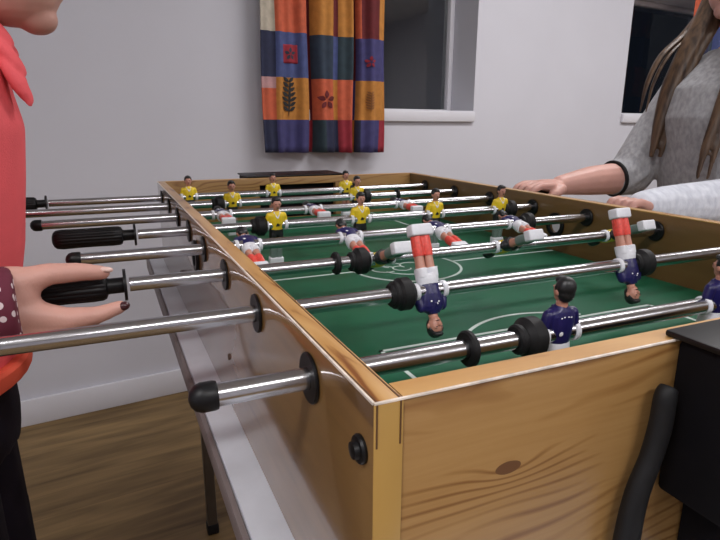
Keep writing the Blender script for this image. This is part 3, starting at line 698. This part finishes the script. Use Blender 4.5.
# right hand: palm, thumb over the grip, fingers below and along
b.ell((-.112, .606, .894), (.038, .018, .036)); b.ell((-.094, .607, .898), (.026, .015, .036)); b.ell((-.094, .606, .880), (.036, .015, .022)); b.ell((-.092, .609, .914), (.028, .014, .019))
b.caps([(-.092, .609, .914), (-.060, .613, .921), (-.032, .620, .9185), (-.012, .625, .9145)], [.016, .0112, .0096, .0074])
b.caps([(-.088, .606, .885), (-.050, .603, .876), (-.022, .604, .876), (.001, .609, .8805)], [.0175, .0122, .0095, .0070])
b.caps([(-.082, .607, .868), (-.052, .604, .861), (-.036, .611, .857), (-.026, .628, .864)], [.0165, .0118, .0092, .0078])
b.caps([(-.084, .608, .868), (-.060, .610, .861), (-.044, .624, .860), (-.040, .639, .866)], [.014, .0098, .0084, .007])
b.caps([(-.092, .609, .866), (-.072, .612, .859), (-.060, .625, .858), (-.057, .637, .864)], [.012, .0086, .0076, .0065])
# left arm and hand resting on the far grip, hidden behind the body
b.caps([(-.245, .925, 1.07), (-.35, 1.02, .93), (-.34, 1.16, .905)], [.040, .032, .024])
b.ell((-.335, 1.205, .915), (.026, .036, .014))
for k, dx in enumerate((-.020, -.006, .008, .021)):
    b.caps([(-.335+dx, 1.215, .917), (-.335+dx, 1.245, .916), (-.335+dx, 1.266, .905), (-.335+dx, 1.262, .888)], [.0095, .0082, .0074, .0065])
b.caps([(-.318, 1.195, .910), (-.305, 1.215, .895), (-.308, 1.230, .880)], [.012, .009, .0072])
obj('body', remesh(b, .0032, 3, .45), 'skin', e, ang=180)
b = MB(); b.ell((.0085, .6085, .8835), (.0012, .0012, .0012)); b = MB()
hand_nails(e, [((.0045, .6065, .8818), (1, .2, .15), 'nail_dark', (.0052, .0048, .0058)), ((-.0085, .6215, .9182), (1, .2, -.2), 'nail_pale', (.0045, .0032, .0066))])
b = MB()
for (x, z, hx, hy) in [(-.240, .775, .118, .150), (-.238, .84, .117, .150), (-.232, .92, .118, .150), (-.224, 1.0, .124, .150), (-.222, 1.06, .120, .145), (-.228, 1.10, .095, .125), (-.222, 1.125, .065, .075)]: pass
prof = [(-.242, .772, .118, .145), (-.240, .80, .120, .145), (-.238, .85, .122, .143), (-.231, .92, .130, .145), (-.222, 1.0, .133, .147), (-.211, 1.06, .130, .145), (-.204, 1.10, .116, .135), (-.196, 1.13, .108, .110), (-.190, 1.155, .092, .088), (-.186, 1.175, .078, .076)]
b.loft([[(x+hx*math.cos(2*PI*k/40)*(1+.02*math.sin(5*2*PI*k/40+z*9)), .80+hy*math.sin(2*PI*k/40), z) for k in range(40)] for x, z, hx, hy in prof])
for s_ in (-1, 1):
    b.cap((-.235, .80+s_*.08, 1.075), (-.248, .80+s_*.13, 1.065), .062, .058); b.cap((-.248, .80+s_*.13, 1.065), (-.290, .80+s_*.165, 1.0), .056, .052)
obj('shirt', remesh(b, .006, 3), 'coral', e, ang=180)
# ruffles running down the front from the collar
b = MB()
for (x, y, z, l, a) in [(-.096, .775, 1.166, .026, 40), (-.086, .765, 1.138, .028, 34), (-.080, .760, 1.110, .029, 26), (-.100, .80, 1.160, .024, 42), (-.090, .80, 1.128, .024, 34), (-.098, .835, 1.158, .024, 42), (-.090, .835, 1.125, .022, 34)]:
    b.ell((x, y, z), (.0085, .016, l), Matrix.Rotation(R(-a), 3, 'Y'))
    b.cap((x+.004, y-.004, z-.004), (x+.62*l*math.sin(R(a))+.003, y-.006, z-.95*l*math.cos(R(a))), .008, .0035)
obj('ruffle', remesh(b, .0025, 1), 'coral', e, ang=60)
b = MB(); b.loft([[(-.238+(.122+q)*math.cos(2*PI*k/40), .80+(.152+q)*math.sin(2*PI*k/40), z) for k in range(40)] for z, q in ((.760, .003), (.764, .005), (.778, .005), (.782, .001))])
obj('hem', b, 'coral_orange', e)
b = MB(); b.caps([(-.283, .636, .99), (-.325, .597, .895), (-.220, .597, .886), (-.165, .602, .892)], [.050, .046, .042, .038]); b.lathe((-.165, .602, .892), (1, .05, .03), [(0, .039), (.070, .0395), (.0775, .038)], 28)
obj('dotted_sleeve', remesh(b, .004, 2), 'maroon', e, ang=180); b = MB()
b.caps([(-.288, .965, .99), (-.355, 1.02, .93), (-.342, 1.13, .908)], [.050, .042, .034])
obj('dotted_sleeve', remesh(b, .004, 3), 'maroon', e, ang=180)
b = MB(); b.loft([[(-.245+hx*math.cos(2*PI*k/32), .80+hy*math.sin(2*PI*k/32), z) for k in range(32)] for z, hx, hy in ((.66, .108, .142), (.70, .112, .145), (.755, .110, .14))])
trousers(b, [(-.245, .725, .69), (-.245, .875, .69)], [(-.218, .72, .40), (-.218, .88, .40)], [(-.25, .715, .10), (-.25, .885, .10)], (.088, .066, .052))
obj('trousers', remesh(b, .006, 3), 'trouser', e, ang=180)
b = MB(); shoe(b, (-.255, .715, .09), (1, 0, 0)); shoe(b, (-.255, .885, .09), (1, 0, 0))
me_ = remesh(b, .005, 2)
for v in me_.vertices: v.co.z = max(v.co.z, .002)
obj('shoes', me_, 'shoe', e)
b = MB(); b.ell(hc+Vector((-.028, 0, .036)), (.086, .078, .092)); b.ell(hc+Vector((-.055, 0, -.012)), (.055, .070, .085)); b.ell(hc+Vector((.03, 0, .085)), (.05, .055, .03))
obj('hair', remesh(b, .005, 2), 'hair_dark', e, ang=180)

eyes(e, hc, 1)

# --- right: long-haired person in a grey sweater, hands over two grips
e = thing('person', 'long-haired person in a heather grey sweater reaching over the right rim', 'person', (1.38, .93, 0))
b = MB()
hc = Vector((1.375, .935, 1.405))
F = Vector((-1, 0, 0))
b.ell(hc+Vector((.008, 0, .012)), (.088, .070, .100)); b.ell(hc+Vector((-.026, 0, -.050)), (.056, .050, .050)); b.ell(hc+Vector((-.052, 0, -.090)), (.022, .022, .018))
b.ell(hc+Vector((-.090, 0, -.024)), (.018, .012, .016)); b.cap(hc+Vector((-.080, 0, .010)), hc+Vector((-.090, 0, -.016)), .007, .009)
b.ell(hc+Vector((-.072, 0, -.052)), (.014, .022, .006)); b.ell(hc+Vector((-.070, 0, -.062)), (.013, .019, .006))
for s_ in (-1, 1):
    b.ell(hc+Vector((-.076, s_*.028, .022)), (.012, .014, .008)); b.ell(hc+Vector((-.072, s_*.030, .036)), (.014, .018, .006)); b.ell(hc+Vector((.008, s_*.070, -.004)), (.018, .009, .028))
b.caps([(1.43, .935, 1.22), (1.42, .935, 1.28), (1.40, .935, 1.35)], [.058, .050, .052])
b.caps([(1.42, .93, 1.18), (1.41, .93, 1.0), (1.41, .93, .78)], [.09, .085, .09])
for s_ in (-1, 1): b.caps([(1.42, .93, 1.18), (1.42, .93+s_*.13, 1.17)], [.05, .045])
for s_ in (-1, 1): b.caps([(1.41, .93+s_*.075, .78), (1.40, .93+s_*.08, .44), (1.43, .93+s_*.085, .08)], [.068, .048, .036])
# far (right) arm, sleeve pushed up to the elbow
b.caps([(1.41, 1.06, 1.17), (1.262, 1.088, .930), (1.215, 1.090, .928), (1.13, 1.091, .925), (1.035, 1.091, .918)], [.045, .044, .041, .037, .0245])
b.ell((1.000, 1.091, .918), (.036, .033, .016)); b.ell((.985, 1.091, .920), (.030, .034, .014))
for k, dy in enumerate((-.028, -.010, .009, .027)):
    b.caps([(.980, 1.091+dy, .920), (.945, 1.091+dy*1.1, .9215), (.925, 1.091+dy*1.15, .9150), (.913, 1.091+dy*1.15, .9020)], [.0105, .0090, .0080, .0068])
b.caps([(1.010, 1.062, .912), (.985, 1.052, .903), (.962, 1.056, .893)], [.014, .0105, .008])
# near (left) arm, its sleeve coloured paler as if well lit
b.caps([(1.42, .80, 1.17), (1.33, .745, .925), (1.16, .765, .905), (1.00, .785, .905)], [.045, .038, .032, .0225])
b.ell((.965, .790, .908), (.034, .031, .015)); b.ell((.950, .790, .911), (.026, .031, .013))
for k, dy in enumerate((-.027, -.010, .008, .025)):
    b.caps([(.948, .791+dy, .912), (.928, .792+dy, .920), (.910, .792+dy, .918), (.900, .792+dy, .906)], [.0105, .0088, .0080, .0068])
b.caps([(.975, .818, .904), (.950, .826, .902), (.925, .824, .896)], [.013, .0095, .0078])
obj('body', remesh(b, .0034, 3, .45), 'skin_r', e, ang=180)
prof = [(1.405, .72, .125, .155), (1.405, .80, .120, .150), (1.40, .90, .118, .150), (1.385, 1.0, .130, .158), (1.375, 1.08, .138, .162), (1.385, 1.15, .128, .160), (1.405, 1.20, .10, .135), (1.415, 1.24, .066, .080)]
b = MB(); b.loft([[(x+hx*math.cos(2*PI*k/40)*(1+.025*math.sin(4*2*PI*k/40+z*12)), .93+hy*math.sin(2*PI*k/40), z) for k in range(40)] for x, z, hx, hy in prof])
b.caps([(1.405, .93, 1.175), (1.40, 1.055, 1.155), (1.335, 1.080, 1.04), (1.268, 1.089, .938), (1.228, 1.090, .928)], [.070, .062, .060, .056, .047])
for k in range(4):  # bunched knit rings above the elbow
    t = k/3; p0 = Vector((1.345-.085*t, 1.078+.010*t, 1.055-.115*t)); b.ell(p0, (.062, .060, .016), Matrix.Rotation(R(-35), 3, 'Y'))
obj('sweater', remesh(b, .0055, 2), 'sweater', e, ang=180)
b = MB(); b.caps([(1.41, .93, 1.18), (1.415, .80, 1.15), (1.33, .745, .93), (1.24, .752, .912), (1.10, .770, .908), (1.015, .783, .908), (.962, .786, .909)], [.068, .064, .058, .052, .046, .039, .031])
for k in range(6):
    t = k/5; b.ell((1.02+.24*t, .781-.03*t, .907), (.007, .041+.012*t, .038+.014*t), Matrix.Rotation(R(18-9*(k % 3)), 3, 'Z') @ Matrix.Rotation(R(14*(k % 2)-6), 3, 'Y'))
obj('lit_sleeve', remesh(b, .0042, 1), 'lit_sleeve_knit', e, ang=180)
b = MB(); b.annulus((1.2145, 1.090, .928), (-.98, 0, -.1), .040, .0475, .008); obj('dark_cuff', b, 'rubber', e)
b = MB(); b.loft([[(1.41+hx*math.cos(2*PI*k/32), .93+hy*math.sin(2*PI*k/32), z) for k in range(32)] for z, hx, hy in ((.68, .115, .150), (.74, .118, .150), (.80, .112, .14))])
trousers(b, [(1.41, .855, .72), (1.41, 1.005, .72)], [(1.40, .85, .42), (1.40, 1.01, .42)], [(1.43, .845, .10), (1.43, 1.015, .10)], (.092, .068, .055))
obj('trousers', remesh(b, .006, 3), 'trouser', e, ang=180)
b = MB(); shoe(b, (1.435, .845, .09), (-1, 0, 0)); shoe(b, (1.435, 1.015, .09), (-1, 0, 0))
me_ = remesh(b, .005, 2)
for v in me_.vertices: v.co.z = max(v.co.z, .002)
obj('shoes', me_, 'shoe', e)
b = MB(); b.ell(hc+Vector((.028, 0, .034)), (.092, .086, .098)); b.ell(hc+Vector((.05, 0, -.03)), (.065, .085, .11)); b.ell(hc+Vector((-.03, 0, .085)), (.05, .055, .03))
eyes(e, hc, -1)
def lock(pts, rad, flat=.5): b.tube(spline(pts, 8), lerp_list(rad, 8), 16, flat=flat)
# far lock swings forward of the shoulder, near lock hangs down the chest
for dx, dy, k in ((0, 0, 1), (.016, -.012, .85)):
    lock([(1.385+dx, 1.00+dy, 1.40), (1.345+dx, 1.0+dy, 1.305), (1.305+dx, 1.005+dy, 1.228), (1.272+dx, 1.01+dy, 1.146), (1.252+dx, 1.01+dy, 1.064), (1.240+dx, 1.01+dy, .985)], [.026*k, .028*k, .026*k, .023*k, .016*k, .006], .6)
for dx, dy, k in ((0, 0, 1), (.015, -.014, .8)):
    lock([(1.41+dx, .875+dy, 1.40), (1.345+dx, .865+dy, 1.28), (1.270+dx, .855+dy, 1.165), (1.240+dx, .858+dy, 1.075), (1.222+dx, .86+dy, 1.011), (1.210+dx, .86+dy, .945)], [.028*k, .028*k, .018*k, .013*k, .010*k, .004], .6)
obj('hair', remesh(b, .004, 1), 'hair', e, ang=180)
lk = MB()
for (dx, dy, k) in ((0, 0, 1), (.012, -.010, .8)):
    lk.tube(spline([(1.375+dx*.4, 1.02+dy, 1.345), (1.330+dx, 1.035+dy, 1.280), (1.268+dx, 1.04+dy, 1.228), (1.232+dx*.8, 1.04+dy, 1.165), (1.218+dx*.7, 1.04+dy, 1.095)], 8), lerp_list([.014*k, .013*k, .011*k, .008*k, .002], 8), 10, flat=.5)
obj('loose_strand', lk, 'hair', e)
